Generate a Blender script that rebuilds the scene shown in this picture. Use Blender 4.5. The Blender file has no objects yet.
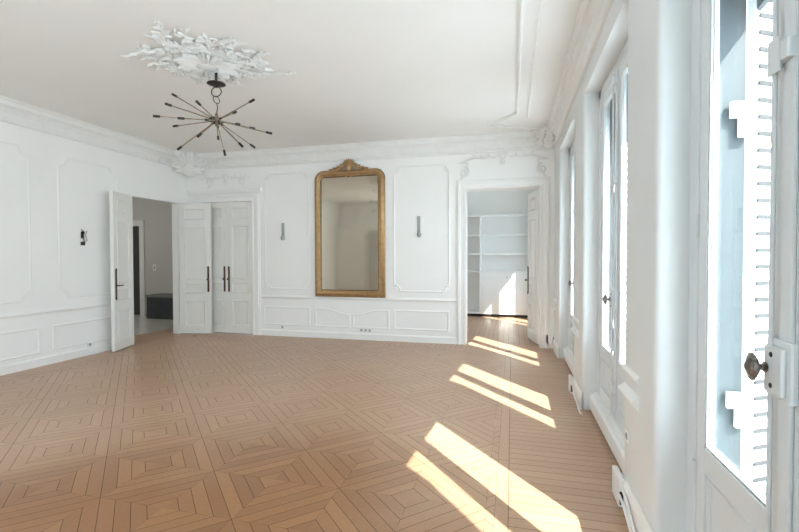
import bpy, bmesh, math, random
from mathutils import Vector, Matrix
random.seed(7)
PI = math.pi
SC = bpy.context.scene
COL = SC.collection

# ------------------------------------------------------------------ dimensions (metres)
XL, XR = -6.0, 0.63          # left wall face, face of the window piers
YB, YF = 7.19, -0.5          # far wall face, wall behind the viewer
ZC = 3.345                   # ceiling
XW = 0.765                   # room side of the window leaves
XO = 0.93                    # outer face of the facade
WIN = [1.485, 3.635, 5.785]  # window centres along the right wall
WST = 9.2                    # window of the next room
LO, HI = 0.845, 0.735        # opening reaches c-LO .. c+HI
HEAD = 2.91
YS0, YS1 = 7.44, 11.0        # next room

# ------------------------------------------------------------------ materials
def new_mat(name):
    m = bpy.data.materials.new(name); m.use_nodes = True
    nt = m.node_tree
    return m, nt, nt.nodes['Principled BSDF']

def paint(name, col, rough=0.5, var=0.03, scale=3.0, bump=0.02, metallic=0.0, spec=0.5):
    m, nt, b = new_mat(name)
    tc = nt.nodes.new('ShaderNodeTexCoord')
    n = nt.nodes.new('ShaderNodeTexNoise'); n.inputs['Scale'].default_value = scale; n.inputs['Detail'].default_value = 5
    nt.links.new(tc.outputs['Object'], n.inputs['Vector'])
    r = nt.nodes.new('ShaderNodeValToRGB')
    r.color_ramp.elements[0].position = 0.3; r.color_ramp.elements[1].position = 0.7
    r.color_ramp.elements[0].color = [max(0, c - var) for c in col] + [1]
    r.color_ramp.elements[1].color = [min(1, c + var) for c in col] + [1]
    nt.links.new(n.outputs['Fac'], r.inputs['Fac'])
    nt.links.new(r.outputs['Color'], b.inputs['Base Color'])
    b.inputs['Roughness'].default_value = rough
    b.inputs['Metallic'].default_value = metallic
    b.inputs['Specular IOR Level'].default_value = spec
    if bump:
        n2 = nt.nodes.new('ShaderNodeTexNoise'); n2.inputs['Scale'].default_value = scale * 14
        nt.links.new(tc.outputs['Object'], n2.inputs['Vector'])
        bp = nt.nodes.new('ShaderNodeBump'); bp.inputs['Strength'].default_value = bump; bp.inputs['Distance'].default_value = 0.02
        nt.links.new(n2.outputs['Fac'], bp.inputs['Height']); nt.links.new(bp.outputs['Normal'], b.inputs['Normal'])
    return m

M = {}
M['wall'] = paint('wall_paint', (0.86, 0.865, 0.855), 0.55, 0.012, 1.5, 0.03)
M['winwall_shade'] = paint('window_wall_paint', (0.69, 0.71, 0.715), 0.55, 0.012, 1.5, 0.03)  # wall paint made greyer, carrying the shade on the window side
M['trim'] = paint('trim_gloss_paint', (0.84, 0.845, 0.835), 0.38, 0.01, 2.0, 0.015)
M['ceil'] = paint('ceiling_paint', (0.81, 0.80, 0.785), 0.7, 0.012, 1.2, 0.02)
M['relief'] = paint('ceiling_relief_plaster', (0.76, 0.755, 0.74), 0.6, 0.02, 9.0, 0.05)
M['plaster'] = paint('white_plaster', (0.80, 0.80, 0.785), 0.55, 0.02, 9.0, 0.05)
M['door'] = paint('door_paint', (0.80, 0.80, 0.775), 0.42, 0.012, 2.0, 0.015)
M['window'] = paint('window_shaded_paint', (0.66, 0.695, 0.715), 0.38, 0.012, 2.0, 0.015)  # joinery white greyed, backlit shade put into the colour
M['stone'] = paint('facade_stone', (0.62, 0.60, 0.56), 0.85, 0.05, 5.0, 0.1)
M['shutter'] = paint('shutter_paint', (0.82, 0.83, 0.83), 0.5, 0.02, 6.0, 0.02)
M['gold'] = paint('gilt', (0.43, 0.27, 0.13), 0.33, 0.05, 16.0, 0.10, 0.7)
M['bronze'] = paint('bronze', (0.13, 0.085, 0.055), 0.4, 0.03, 20.0, 0.05, 0.7)
M['brass'] = paint('aged_brass', (0.33, 0.27, 0.20), 0.3, 0.06, 30.0, 0.03, 0.9)
M['darkmetal'] = paint('dark_metal', (0.05, 0.045, 0.04), 0.4, 0.015, 20.0, 0.03, 0.7)
M['silver'] = paint('worn_silver', (0.24, 0.22, 0.20), 0.3, 0.09, 40.0, 0.1, 0.85)
M['grey'] = paint('grey_metal', (0.36, 0.37, 0.36), 0.5, 0.03, 15.0, 0.02, 0.2)
M['slate'] = paint('slate_blue_paint', (0.045, 0.055, 0.062), 0.5, 0.01, 4.0, 0.02)
M['slatetop'] = paint('grey_cushion', (0.22, 0.23, 0.23), 0.8, 0.03, 9.0, 0.05)
M['hall'] = paint('hall_paint', (0.56, 0.56, 0.54), 0.6, 0.01, 2.0, 0.02)
M['halldoor'] = paint('hall_dark_paint', (0.05, 0.052, 0.048), 0.5, 0.008, 4.0, 0.02)
M['tile'] = paint('pale_stone_tile', (0.66, 0.66, 0.63), 0.22, 0.03, 3.0, 0.01)
M['plastic'] = paint('white_plastic', (0.82, 0.82, 0.81), 0.35, 0.01, 8.0, 0.0)
M['black'] = paint('black_plastic', (0.02, 0.02, 0.02), 0.4, 0.005, 8.0, 0.0)
M['gap'] = paint('dark_joint', (0.035, 0.02, 0.012), 0.9, 0.005, 9.0, 0.0)

def mirror_mat():
    m, nt, b = new_mat('old_mirror_glass')
    tc = nt.nodes.new('ShaderNodeTexCoord')
    n = nt.nodes.new('ShaderNodeTexNoise'); n.inputs['Scale'].default_value = 4
    nt.links.new(tc.outputs['Object'], n.inputs['Vector'])
    r = nt.nodes.new('ShaderNodeValToRGB')
    r.color_ramp.elements[0].color = (0.595, 0.54, 0.455, 1); r.color_ramp.elements[1].color = (0.63, 0.575, 0.485, 1)
    nt.links.new(n.outputs['Fac'], r.inputs['Fac']); nt.links.new(r.outputs['Color'], b.inputs['Base Color'])
    b.inputs['Metallic'].default_value = 1; b.inputs['Roughness'].default_value = 0.07
    return m
M['mirror'] = mirror_mat()

def glass_mat():
    m = bpy.data.materials.new('window_glass'); m.use_nodes = True
    nt = m.node_tree; nt.nodes.clear()
    out = nt.nodes.new('ShaderNodeOutputMaterial')
    tr = nt.nodes.new('ShaderNodeBsdfTransparent'); tr.inputs['Color'].default_value = (0.93, 0.97, 0.975, 1)
    gl = nt.nodes.new('ShaderNodeBsdfGlossy'); gl.inputs['Roughness'].default_value = 0.02
    lw = nt.nodes.new('ShaderNodeLayerWeight'); lw.inputs['Blend'].default_value = 0.5
    pw = nt.nodes.new('ShaderNodeMath'); pw.operation = 'POWER'; pw.inputs[1].default_value = 4.5
    ma = nt.nodes.new('ShaderNodeMath'); ma.operation = 'MULTIPLY_ADD'; ma.inputs[1].default_value = .55; ma.inputs[2].default_value = .03
    nt.links.new(lw.outputs['Facing'], pw.inputs[0]); nt.links.new(pw.outputs[0], ma.inputs[0])
    mx = nt.nodes.new('ShaderNodeMixShader')
    nt.links.new(ma.outputs[0], mx.inputs['Fac']); nt.links.new(tr.outputs['BSDF'], mx.inputs[1]); nt.links.new(gl.outputs['BSDF'], mx.inputs[2])
    nt.links.new(mx.outputs['Shader'], out.inputs['Surface'])
    return m
M['glass'] = glass_mat()

def fill_sheer_mat():
    m = bpy.data.materials.new('fill_sheer_voile'); m.use_nodes = True
    nt = m.node_tree; nt.nodes.clear()
    out = nt.nodes.new('ShaderNodeOutputMaterial'); a = nt.nodes.new('ShaderNodeBsdfTranslucent'); d = nt.nodes.new('ShaderNodeBsdfDiffuse'); mx = nt.nodes.new('ShaderNodeMixShader')
    a.inputs['Color'].default_value = (.90, .90, .90, 1); d.inputs['Color'].default_value = (.85, .85, .85, 1); mx.inputs['Fac'].default_value = .25
    nt.links.new(a.outputs[0], mx.inputs[1]); nt.links.new(d.outputs[0], mx.inputs[2]); nt.links.new(mx.outputs[0], out.inputs['Surface'])
    return m
M['sheer'] = fill_sheer_mat()
M['globe'] = paint('added_lamp_globe', (.9, .88, .84), .4, .01)
M['globe'].node_tree.nodes['Principled BSDF'].inputs['Emission Color'].default_value = (1, .96, .9, 1)
M['globe'].node_tree.nodes['Principled BSDF'].inputs['Emission Strength'].default_value = 34  # glow of the added hall lamp
M['slat_shade'] = paint('slat_shade_grey', (.035, .035, .035), .8, .01)  # dark tone for the painted shade between shutter slats
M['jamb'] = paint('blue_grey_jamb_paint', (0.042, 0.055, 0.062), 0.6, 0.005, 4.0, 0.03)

def parquet_mat():
    m, nt, b = new_mat('oak_parquet')
    L = nt.links.new
    tc = nt.nodes.new('ShaderNodeTexCoord')
    at = nt.nodes.new('ShaderNodeAttribute'); at.attribute_name = 'tone'
    # per plank tone
    r = nt.nodes.new('ShaderNodeValToRGB')
    r.color_ramp.elements[0].color = (0.445, 0.28, 0.18, 1); r.color_ramp.elements[1].color = (0.505, 0.325, 0.21, 1)
    L(at.outputs['Fac'], r.inputs['Fac'])
    # worn, greyed boards against a still oiled, orange area of the floor
    n = nt.nodes.new('ShaderNodeTexNoise'); n.inputs['Scale'].default_value = 0.9; n.inputs['Detail'].default_value = 5
    L(tc.outputs['Object'], n.inputs['Vector'])
    ds = nt.nodes.new('ShaderNodeVectorMath'); ds.operation = 'DISTANCE'; ds.inputs[1].default_value = (-1.7, 1.6, 0)
    L(tc.outputs['Object'], ds.inputs[0])
    m1 = nt.nodes.new('ShaderNodeMath'); m1.operation = 'MULTIPLY_ADD'; m1.inputs[1].default_value = -1.9
    L(n.outputs['Fac'], m1.inputs[0]); L(ds.outputs['Value'], m1.inputs[2])
    w = nt.nodes.new('ShaderNodeMapRange'); w.interpolation_type = 'SMOOTHSTEP'; w.clamp = True
    w.inputs['From Min'].default_value = -.35; w.inputs['From Max'].default_value = 1.5; w.inputs['To Min'].default_value = 1; w.inputs['To Max'].default_value = 0
    L(m1.outputs[0], w.inputs['Value'])
    r2 = nt.nodes.new('ShaderNodeValToRGB')
    r2.color_ramp.elements[0].color = (0.23, 0.10, 0.040, 1); r2.color_ramp.elements[1].color = (0.36, 0.175, 0.075, 1)
    L(at.outputs['Fac'], r2.inputs['Fac'])
    mx = nt.nodes.new('ShaderNodeMix'); mx.data_type = 'RGBA'; 
    L(w.outputs['Result'], mx.inputs['Factor']); L(r.outputs['Color'], mx.inputs[6]); L(r2.outputs['Color'], mx.inputs[7])
    g = nt.nodes.new('ShaderNodeTexNoise'); g.inputs['Scale'].default_value = 38; g.inputs['Detail'].default_value = 6
    L(tc.outputs['Object'], g.inputs['Vector'])
    gr = nt.nodes.new('ShaderNodeValToRGB')
    gr.color_ramp.elements[0].color = (0.86, 0.85, 0.84, 1); gr.color_ramp.elements[1].color = (1.08, 1.08, 1.08, 1)
    L(g.outputs['Fac'], gr.inputs['Fac'])
    mu = nt.nodes.new('ShaderNodeMix'); mu.data_type = 'RGBA'; mu.blend_type = 'MULTIPLY'; mu.inputs['Factor'].default_value = 1.0
    L(mx.outputs[2], mu.inputs[6]); L(gr.outputs['Color'], mu.inputs[7])
    L(mu.outputs[2], b.inputs['Base Color'])
    rr = nt.nodes.new('ShaderNodeMapRange'); rr.inputs['To Min'].default_value = 0.27; rr.inputs['To Max'].default_value = 0.42
    L(n.outputs['Fac'], rr.inputs['Value']); L(rr.outputs['Result'], b.inputs['Roughness'])
    bp = nt.nodes.new('ShaderNodeBump'); bp.inputs['Strength'].default_value = 0.06; bp.inputs['Distance'].default_value = 0.01
    L(g.outputs['Fac'], bp.inputs['Height']); L(bp.outputs['Normal'], b.inputs['Normal'])
    return m
M['parquet'] = parquet_mat()

# ------------------------------------------------------------------ mesh helpers
def BM(): return bmesh.new()

def box(bm, x0, x1, y0, y1, z0, z1, mat=None):
    v = [bm.verts.new((x, y, z)) for x in (x0, x1) for y in (y0, y1) for z in (z0, z1)]
    if mat is not None:
        for q in v: q.co = mat @ q.co
    for f in ((0, 1, 3, 2), (4, 6, 7, 5), (0, 4, 5, 1), (2, 3, 7, 6), (0, 2, 6, 4), (1, 5, 7, 3)):
        bm.faces.new([v[i] for i in f])

def prism(bm, poly, z0, z1):
    a = [bm.verts.new((x, y, z0)) for x, y in poly]; b = [bm.verts.new((x, y, z1)) for x, y in poly]
    n = len(poly)
    bm.faces.new(a[::-1]); bm.faces.new(b)
    for i in range(n): bm.faces.new((a[i], a[(i + 1) % n], b[(i + 1) % n], b[i]))

def ribbon(bm, pts, nrm, ws, hs, seg=8):
    """tapering raised strip (leaf, scroll, rod): elliptical section swept along pts"""
    pts = [Vector(p) for p in pts]; nrm = Vector(nrm).normalized(); rings = []
    n = len(pts)
    for i, p in enumerate(pts):
        t = (pts[min(i + 1, n - 1)] - pts[max(i - 1, 0)]).normalized()
        s = t.cross(nrm)
        if s.length < 1e-4: s = t.orthogonal()
        s.normalize(); u = s.cross(t).normalized()
        rings.append([bm.verts.new(p + s * (math.cos(k * 2 * PI / seg) * ws[i]) + u * (math.sin(k * 2 * PI / seg) * hs[i])) for k in range(seg)])
    for a, b in zip(rings, rings[1:]):
        for k in range(seg): bm.faces.new((a[k], a[(k + 1) % seg], b[(k + 1) % seg], b[k]))
    bm.faces.new(rings[0][::-1]); bm.faces.new(rings[-1])

def rod(bm, a, b, r, seg=10, r2=None):
    a, b = Vector(a), Vector(b); d = (b - a).normalized(); n = d.orthogonal()
    ribbon(bm, [a, b], n, [r, r2 or r], [r, r2 or r], seg)

def tube(bm, pts, r, seg=8):
    pts = [Vector(p) for p in pts]; rings = []; n = len(pts); ref = None
    for i, p in enumerate(pts):
        t = (pts[min(i + 1, n - 1)] - pts[max(i - 1, 0)]).normalized()
        if ref is None: ref = t.orthogonal().normalized()
        ref = (ref - t * ref.dot(t)).normalized(); w = t.cross(ref)
        rings.append([bm.verts.new(p + (ref * math.cos(k * 2 * PI / seg) + w * math.sin(k * 2 * PI / seg)) * r) for k in range(seg)])
    for a, b in zip(rings, rings[1:]):
        for k in range(seg): bm.faces.new((a[k], a[(k + 1) % seg], b[(k + 1) % seg], b[k]))
    bm.faces.new(rings[0][::-1]); bm.faces.new(rings[-1])

def ball(bm, c, r, sx=1, sy=1, sz=1, seg=14):
    m = Matrix.Translation(c) @ Matrix.Diagonal((sx, sy, sz, 1))
    bmesh.ops.create_uvsphere(bm, u_segments=seg, v_segments=max(6, seg // 2 + 2), radius=r, matrix=m)

def lathe(bm, prof, mat, seg=24):
    rings = []
    for r, z in prof:
        rings.append([bm.verts.new(mat @ Vector((r * math.cos(k * 2 * PI / seg), r * math.sin(k * 2 * PI / seg), z))) for k in range(seg)])
    for a, b in zip(rings, rings[1:]):
        for k in range(seg): bm.faces.new((a[k], a[(k + 1) % seg], b[(k + 1) % seg], b[k]))
    bm.faces.new(rings[0][::-1]); bm.faces.new(rings[-1])

# wall planes: (along, up, out) -> xyz
def P_back(a, b, o): return Vector((a, YB - o, b))
def P_left(a, b, o): return Vector((XL + o, a, b))
def P_right(a, b, o): return Vector((XR - o, a, b))
def P_win(a, b, o): return Vector((XW - o, a, b))
def P_ceil(a, b, o): return Vector((a, b, ZC - o))
def P_rear(a, b, o): return Vector((a, YF + o, b))

def prof_std(w, d):
    return [(-w / 2, -0.002), (-w / 2, d * .35), (-w * .3, d * .45), (-w * .15, d), (w * .12, d), (w * .22, d * .55), (w / 2, d * .4), (w / 2, -0.002)]

def moulding(bm, path, P, w=0.035, d=0.016, closed=True, prof=None):
    """section swept along a path drawn on a wall plane, mitred at the corners"""
    prof = prof or prof_std(w, d)
    pts = [Vector((p[0], p[1])) for p in path]; n = len(pts); rings = []
    for i in range(n):
        a = pts[i - 1] if (closed or i > 0) else None
        c = pts[(i + 1) % n] if (closed or i < n - 1) else None
        p = pts[i]
        d1 = (p - a).normalized() if a is not None else (c - p).normalized()
        d2 = (c - p).normalized() if c is not None else d1
        n1 = Vector((-d1.y, d1.x)); n2 = Vector((-d2.y, d2.x))
        m = n1 + n2
        if m.length < 1e-3: m = n1.copy()
        m.normalize(); k = 1 / max(0.45, m.dot(n1))
        rings.append([bm.verts.new(P(p.x + m.x * k * t, p.y + m.y * k * t, o)) for t, o in prof])
    rng = range(n) if closed else range(n - 1)
    for i in rng:
        a, b = rings[i], rings[(i + 1) % n]
        for k in range(len(prof) - 1): bm.faces.new((a[k], a[k + 1], b[k + 1], b[k]))
        bm.faces.new((a[-1], a[0], b[0], b[-1]))
    if not closed:
        bm.faces.new(rings[0][::-1]); bm.faces.new(rings[-1])

def rect(a0, a1, b0, b1): return [(a0, b0), (a1, b0), (a1, b1), (a0, b1)]

def notched(a0, a1, b0, b1, r=0.09, steps=7):
    """rectangle with small shouldered concave corners"""
    out = []
    for cx, cy, s in ((a0, b0, 90), (a1, b0, 180), (a1, b1, 270), (a0, b1, 0)):
        q = []
        for k in range(steps + 1):
            th = math.radians(s - 90 * k / steps)
            q.append((cx + r * math.cos(th), cy + r * math.sin(th)))
        out += q
    return out

def finish(name, bm, mat, parent=None, smooth=False, bevel=0, loc=None):
    bmesh.ops.recalc_face_normals(bm, faces=bm.faces[:])
    me = bpy.data.meshes.new(name); bm.to_mesh(me); bm.free()
    me.materials.append(mat)
    o = bpy.data.objects.new(name, me); COL.objects.link(o)
    if smooth:
        for p in me.polygons: p.use_smooth = True
        try: me.set_sharp_from_angle(angle=math.radians(42))
        except Exception: pass
    if bevel:
        b = o.modifiers.new('bevel', 'BEVEL'); b.width = bevel; b.segments = 2; b.limit_method = 'ANGLE'; b.angle_limit = math.radians(40)
    if parent is not None: o.parent = parent
    return o

def tag(o, label, cat, group=None, kind=None):
    o['label'] = label; o['category'] = cat
    if group: o['group'] = group
    if kind: o['kind'] = kind
    return o

def empty(name, loc=(0, 0, 0), rz=0):
    o = bpy.data.objects.new(name, None); COL.objects.link(o)
    o.location = loc; o.rotation_euler = (0, 0, rz); o.empty_display_size = 0.1
    return o

def struct(name, bm, mat, label, cat, smooth=False, bevel=0):
    return tag(finish(name, bm, mat, None, smooth, bevel), label, cat, None, 'structure')

# ------------------------------------------------------------------ floor: parquet squares set on the diagonal
def clip(poly, x0, x1, y0, y1):
    for ax, lim, sgn in ((0, x0, 1), (0, x1, -1), (1, y0, 1), (1, y1, -1)):
        out = []
        for i in range(len(poly)):
            p, q = poly[i], poly[(i + 1) % len(poly)]
            dp, dq = (p[ax] - lim) * sgn, (q[ax] - lim) * sgn
            if dp >= 0: out.append(p)
            if dp * dq < 0:
                t = dp / (dp - dq); out.append((p[0] + (q[0] - p[0]) * t, p[1] + (q[1] - p[1]) * t))
        poly = out
        if len(poly) < 3: return []
    return poly

FL = BM(); TONES = []
def plank(poly, tone=None):
    a = 0
    for i in range(len(poly)): a += poly[i][0] * poly[(i + 1) % len(poly)][1] - poly[(i + 1) % len(poly)][0] * poly[i][1]
    if abs(a) < 6e-5: return
    if a < 0: poly = poly[::-1]
    FL.faces.new([FL.verts.new((x, y, 0)) for x, y in poly]); TONES.append(random.random() if tone is None else tone)

C = 0.628; G = 0.0014; S2 = math.sqrt(.5); RING = 4
FX0, FX1, FY0, FY1 = XL + 0.42, -0.055, YF, YB - 0.40
def uv2xy(u, v): return ((u - v) * S2, (u + v) * S2)
for i in range(-8, 14):
    for j in range(-5, 19):
        u0, v0 = 0.42 - C + i * C, 3.13 - 5 * C + j * C
        cx, cy = uv2xy(u0 + C / 2, v0 + C / 2)
        if not (XL - .6 < cx < .8 and YF - .6 < cy < YB + .6): continue
        base = random.uniform(.3, .7)
        for k in range(RING):
            h0 = C / 2 - k * C / 2 / RING; h1 = C / 2 - (k + 1) * C / 2 / RING
            for q in range(4):
                c, s = (1, 0, -1, 0)[q], (0, 1, 0, -1)[q]
                loc = [(-h0 + G, -h0 + G), (h0 - G, -h0 + G), (max(h1, .002), -h1 - G), (-max(h1, .002), -h1 - G)]
                pl = [uv2xy(u0 + C / 2 + x * c - y * s, v0 + C / 2 + x * s + y * c) for x, y in loc]
                pl = clip(pl, FX0 + .037, FX1 - .037, FY0, FY1 - .037)
                if pl: plank(pl, min(1, max(0, base + random.uniform(-.35, .35))))
# border frames and runs of boards along the walls
def boards(x0, x1, y0, y1, along, w=0.082):
    if along == 'x':
        y = y0
        while y < y1 - 1e-4:
            e = min(y + w, y1); plank([(x0 + G, y + G), (x1 - G, y + G), (x1 - G, e - G), (x0 + G, e - G)]); y = e
    else:
        x = x0
        while x < x1 - 1e-4:
            e = min(x + w, x1); plank([(x + G, y0 + G), (e - G, y0 + G), (e - G, y1 - G), (x + G, y1 - G)]); x = e
for k in range(6):
    ya, yb = FY0 + (FY1 - FY0) * k / 6, FY0 + (FY1 - FY0) * (k + 1) / 6
    boards(FX1 - .037, FX1 + .037, ya, yb, 'y', .074); boards(FX0 - .037, FX0 + .037, ya, yb, 'y', .074)
    xa, xb = FX0 + .037 + (FX1 - FX0 - .074) * k / 6, FX0 + .037 + (FX1 - FX0 - .074) * (k + 1) / 6
    boards(xa, xb, FY1 - .037, FY1 + .037, 'x', .074)
boards(FX1 + .037, .80, YF, YB, 'x')
boards(XL, FX0 - .037, YF, YB, 'x')
boards(FX0 - .037, FX1 + .037, FY1 + .037, YB, 'y')
boards(-.75, .45, YB, YS0, 'x')
yy = YS0
while yy < YS1: boards(-2.4, .80, yy, min(yy + .9, YS1), 'y', .09); yy += .9
boards(-6.66, -6.12, 3.4, 5.2, 'y', .09); boards(-6.66, XL, 5.2, 7.19, 'y', .09); boards(-6.66, -6.12, 7.19, 8.95, 'y', .09)
bmesh.ops.recalc_face_normals(FL, faces=FL.faces[:])
me = bpy.data.meshes.new('floor'); FL.to_mesh(me); FL.free()
for p in me.polygons:
    if p.normal.z < 0: p.flip()
ca = me.attributes.new('tone', 'FLOAT', 'FACE')
for i, t in enumerate(TONES): ca.data[i].value = t
me.materials.append(M['parquet'])
fo = bpy.data.objects.new('floor', me); COL.objects.link(fo)
tag(fo, 'oak parquet floor laid in diagonal squares with plank borders', 'floor', None, 'structure')
b = BM(); box(b, -6.66, XO, YF - .15, YS1, -.15, -.0025)
o = finish('floor_bed', b, M['gap'], fo)

# ------------------------------------------------------------------ room shell
DL0, DL1, DLH = 5.86, 6.92, 2.43          # hall doorway in the left wall
b = BM()
box(b, XL - .12, XL, YF - .15, DL0, 0, ZC + .1); box(b, XL - .12, XL, DL1, YB + .25, 0, ZC + .1); box(b, XL - .12, XL, DL0, DL1, DLH, ZC + .1)
struct('wall_left', b, M['wall'], 'long white panelled wall on the left with the open hall doorway', 'wall')

BD0, BD1, BDH = -5.73, -4.61, 2.455       # closed double door, far wall
RD0, RD1, RDH = -.74, .43, 2.525          # doorway to the next room
b = BM()
for x0, x1, z0 in ((XL, BD0, 0), (BD0, BD1, BDH), (BD1, RD0, 0), (RD0, RD1, RDH), (RD1, XO, 0)):
    box(b, x0, x1, YB, YS0, z0, ZC + .1)
struct('wall_back', b, M['wall'], 'white panelled far wall carrying the gilt mirror', 'wall')

FILL_WIN = [(-4.15, -2.95), (-2.6, -1.4)]  # openings added in the rear wall for fill light
b = BM(); e = XL
for x0, x1 in FILL_WIN:
    box(b, e, x0, YF - .15, YF, 0, ZC + .1); box(b, x0, x1, YF - .15, YF, HEAD, ZC + .1); e = x1
box(b, e, XO, YF - .15, YF, 0, ZC + .1)
struct('wall_rear', b, M['wall'], 'plain white wall opposite the gilt mirror', 'wall')

b = BM(); box(b, XL - .12, XO, YF - .15, YB + .25, ZC, ZC + .12)
struct('ceiling', b, M['ceil'], 'white plaster ceiling of the salon', 'ceiling')

def pier_poly(y0, y1, r=0.035, round0=True, round1=True):
    p = [(.83, y0)]
    if round0: p += [(XR + r - r * math.sin(t * PI / 10), y0 + r - r * math.cos(t * PI / 10)) for t in range(6)]
    else: p += [(XR, y0)]
    if round1: p += [(XR + r - r * math.cos(t * PI / 10), y1 - r + r * math.sin(t * PI / 10)) for t in range(6)]
    else: p += [(XR, y1)]
    p += [(.83, y1)]
    return p
b = BM()
edges = [YF - .15] + [e for c in WIN for e in (c - LO, c + HI)] + [YB]
for k in range(0, len(edges), 2):
    prism(b, pier_poly(edges[k], edges[k + 1], .035, k > 0, k < len(edges) - 2), 0, HEAD)
box(b, XR, .83, YF - .15, YB, HEAD, ZC + .1)
wr = struct('wall_right', b, M['winwall_shade'], 'white window wall on the right with deep piers between windows', 'wall', True)
b = BM()
allwin = WIN + [WST]
e = -3.0
for c in allwin:
    box(b, .83, XO, e, c - .685, -.3, 3.6); e = c + .655
    box(b, .83, XO, c - .685, c + .655, 2.93, 3.6)
    box(b, .83, XO, c - .685, c + .655, -.3, .05)
box(b, .83, XO, e, 12.5, -.3, 3.6)
box(b, XO, 1.75, -3, 12.5, -.28, -.08)
struct('wall_facade', b, M['stone'], 'pale stone facade outside the windows', 'facade')

# next room
b = BM(); box(b, -2.55, -2.4, YS0, YS1, 0, ZC)
struct('wall_study_left', b, M['wall'], 'left wall of the next room beyond the doorway', 'wall')
b = BM(); box(b, -2.55, XO, YS1, YS1 + .12, 0, ZC + .1)
struct('wall_study_back', b, M['wall'], 'end wall of the next room behind the white bookcase', 'wall')
b = BM(); box(b, XR, .83, YS0, WST - LO, 0, ZC); box(b, XR, .83, WST + HI, YS1, 0, ZC); box(b, XR, .83, WST - LO, WST + HI, HEAD, ZC)
struct('wall_study_right', b, M['wall'], 'window wall of the next room beyond the doorway', 'wall')
b = BM(); box(b, -2.55, XO, YS0, YS1 + .12, ZC, ZC + .12)
struct('ceiling_study', b, M['ceil'], 'ceiling of the next room beyond the doorway', 'ceiling')

# hall behind the left wall
HY = 8.95
b = BM(); box(b, -11, -6.66, 3.4, HY + .12, -.15, -.001); struct('floor_hall', b, M['tile'], 'pale polished hall floor beyond the left doorway', 'floor')
b = BM()
box(b, -8.87, -6.12, HY, HY + .12, 0, 3.0); box(b, -9.75, -8.87, HY, HY + .12, 2.2, 3.0); box(b, -11, -9.75, HY, HY + .12, 0, 3.0)
struct('wall_hall_back', b, M['hall'], 'grey hall wall behind the dark bench', 'wall')
b = BM(); box(b, -11.1, -11, 3.4, HY, 0, 3.0); struct('wall_hall_left', b, M['hall'], 'far side wall of the hall', 'wall')
b = BM(); box(b, -11.1, -6.12, 3.3, 3.4, 0, 3.0); struct('wall_hall_front', b, M['hall'], 'near end wall of the hall', 'wall')
b = BM(); box(b, -6.12, -6.0, YS0, HY + .12, 0, 3.0); struct('wall_hall_right', b, M['hall'], 'right hand wall of the hall beside the bench', 'wall')
b = BM(); box(b, -11.1, -6.12, 3.3, HY + .12, 3.0, 3.1); struct('ceiling_hall', b, M['hall'], 'ceiling of the hall beyond the left doorway', 'ceiling')
b = BM(); box(b, -9.75, -8.87, HY + .06, HY + .11, 0, 2.2)
struct('door_1', b, M['halldoor'], 'dark closed door at the end of the hall', 'door')
b = BM()
for x0, x1, z0, z1 in ((-8.87, -8.73, 0, 2.34), (-9.75, -8.87, 2.2, 2.34)): box(b, x0, x1, HY - .035, HY, z0, z1)
struct('trim_hall', b, M['door'], 'grey casing around the dark hall door', 'door casing', bevel=.006)

# ------------------------------------------------------------------ cornice, ceiling mouldings
CPROF = [(0, 3.075), (.022, 3.082), (.03, 3.10), (.03, 3.125), (.016, 3.135), (.02, 3.19), (.045, 3.235), (.08, 3.258), (.10, 3.262), (.104, 3.295), (.115, 3.315), (.132, 3.322), (.135, 3.347), (0, 3.347)]
def cornice(name, P, a0, a1, label, cut0=0, cut1=0):
    b = BM(); r0 = [b.verts.new(P(a0 + o * cut0, z, o)) for o, z in CPROF]; r1 = [b.verts.new(P(a1 + o * cut1, z, o)) for o, z in CPROF]
    n = len(CPROF)
    for k in range(n): b.faces.new((r0[k], r0[(k + 1) % n], r1[(k + 1) % n], r1[k]))
    b.faces.new(r0[::-1]); b.faces.new(r1)
    return b
CUT = .46
b = cornice('l', P_left, YF, YB - CUT, ''); struct('trim_1', b, M['plaster'], 'white plaster cornice along the left wall', 'cornice')
b = cornice('b', P_back, XL + CUT, XR, '', 0, -1)
for k in range(70):
    x = -5.45 + k * .087
    ball(b, (x, YB - .034, 3.112), .013, 1.2, 1, 1, 8)
struct('trim_2', b, M['plaster'], 'white cornice with beaded edge along the far wall', 'cornice')
b = cornice('r', P_right, YF, YB, '', 0, -1); struct('trim_3', b, M['plaster'], 'white plaster cornice above the windows', 'cornice')
# chamfered run of cornice across the far left corner
b = BM()
A0, A1 = Vector((XL, YB - CUT)), Vector((XL + CUT, YB))
r0, r1 = [], []
for o, z in CPROF:
    k = max(0, o)
    r0.append(b.verts.new((XL + o, YB - CUT, z))); r1.append(b.verts.new((XL + CUT, YB - o, z)))
n = len(CPROF)
for k in range(n): b.faces.new((r0[k], r0[(k + 1) % n], r1[(k + 1) % n], r1[k]))
b.faces.new(r0[::-1]); b.faces.new(r1)
# infill behind the chamfer
a = [b.verts.new((x, y, z)) for z in (3.30, ZC + .001) for x, y in ((XL, YB - CUT), (XL, YB), (XL + CUT, YB))]
for f in ((0, 2, 1), (3, 4, 5), (0, 1, 4, 3), (1, 2, 5, 4), (2, 0, 3, 5)): b.faces.new([a[i] for i in f])
struct('trim_4', b, M['plaster'], 'slanted piece of cornice crossing the far left ceiling corner', 'cornice')

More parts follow.
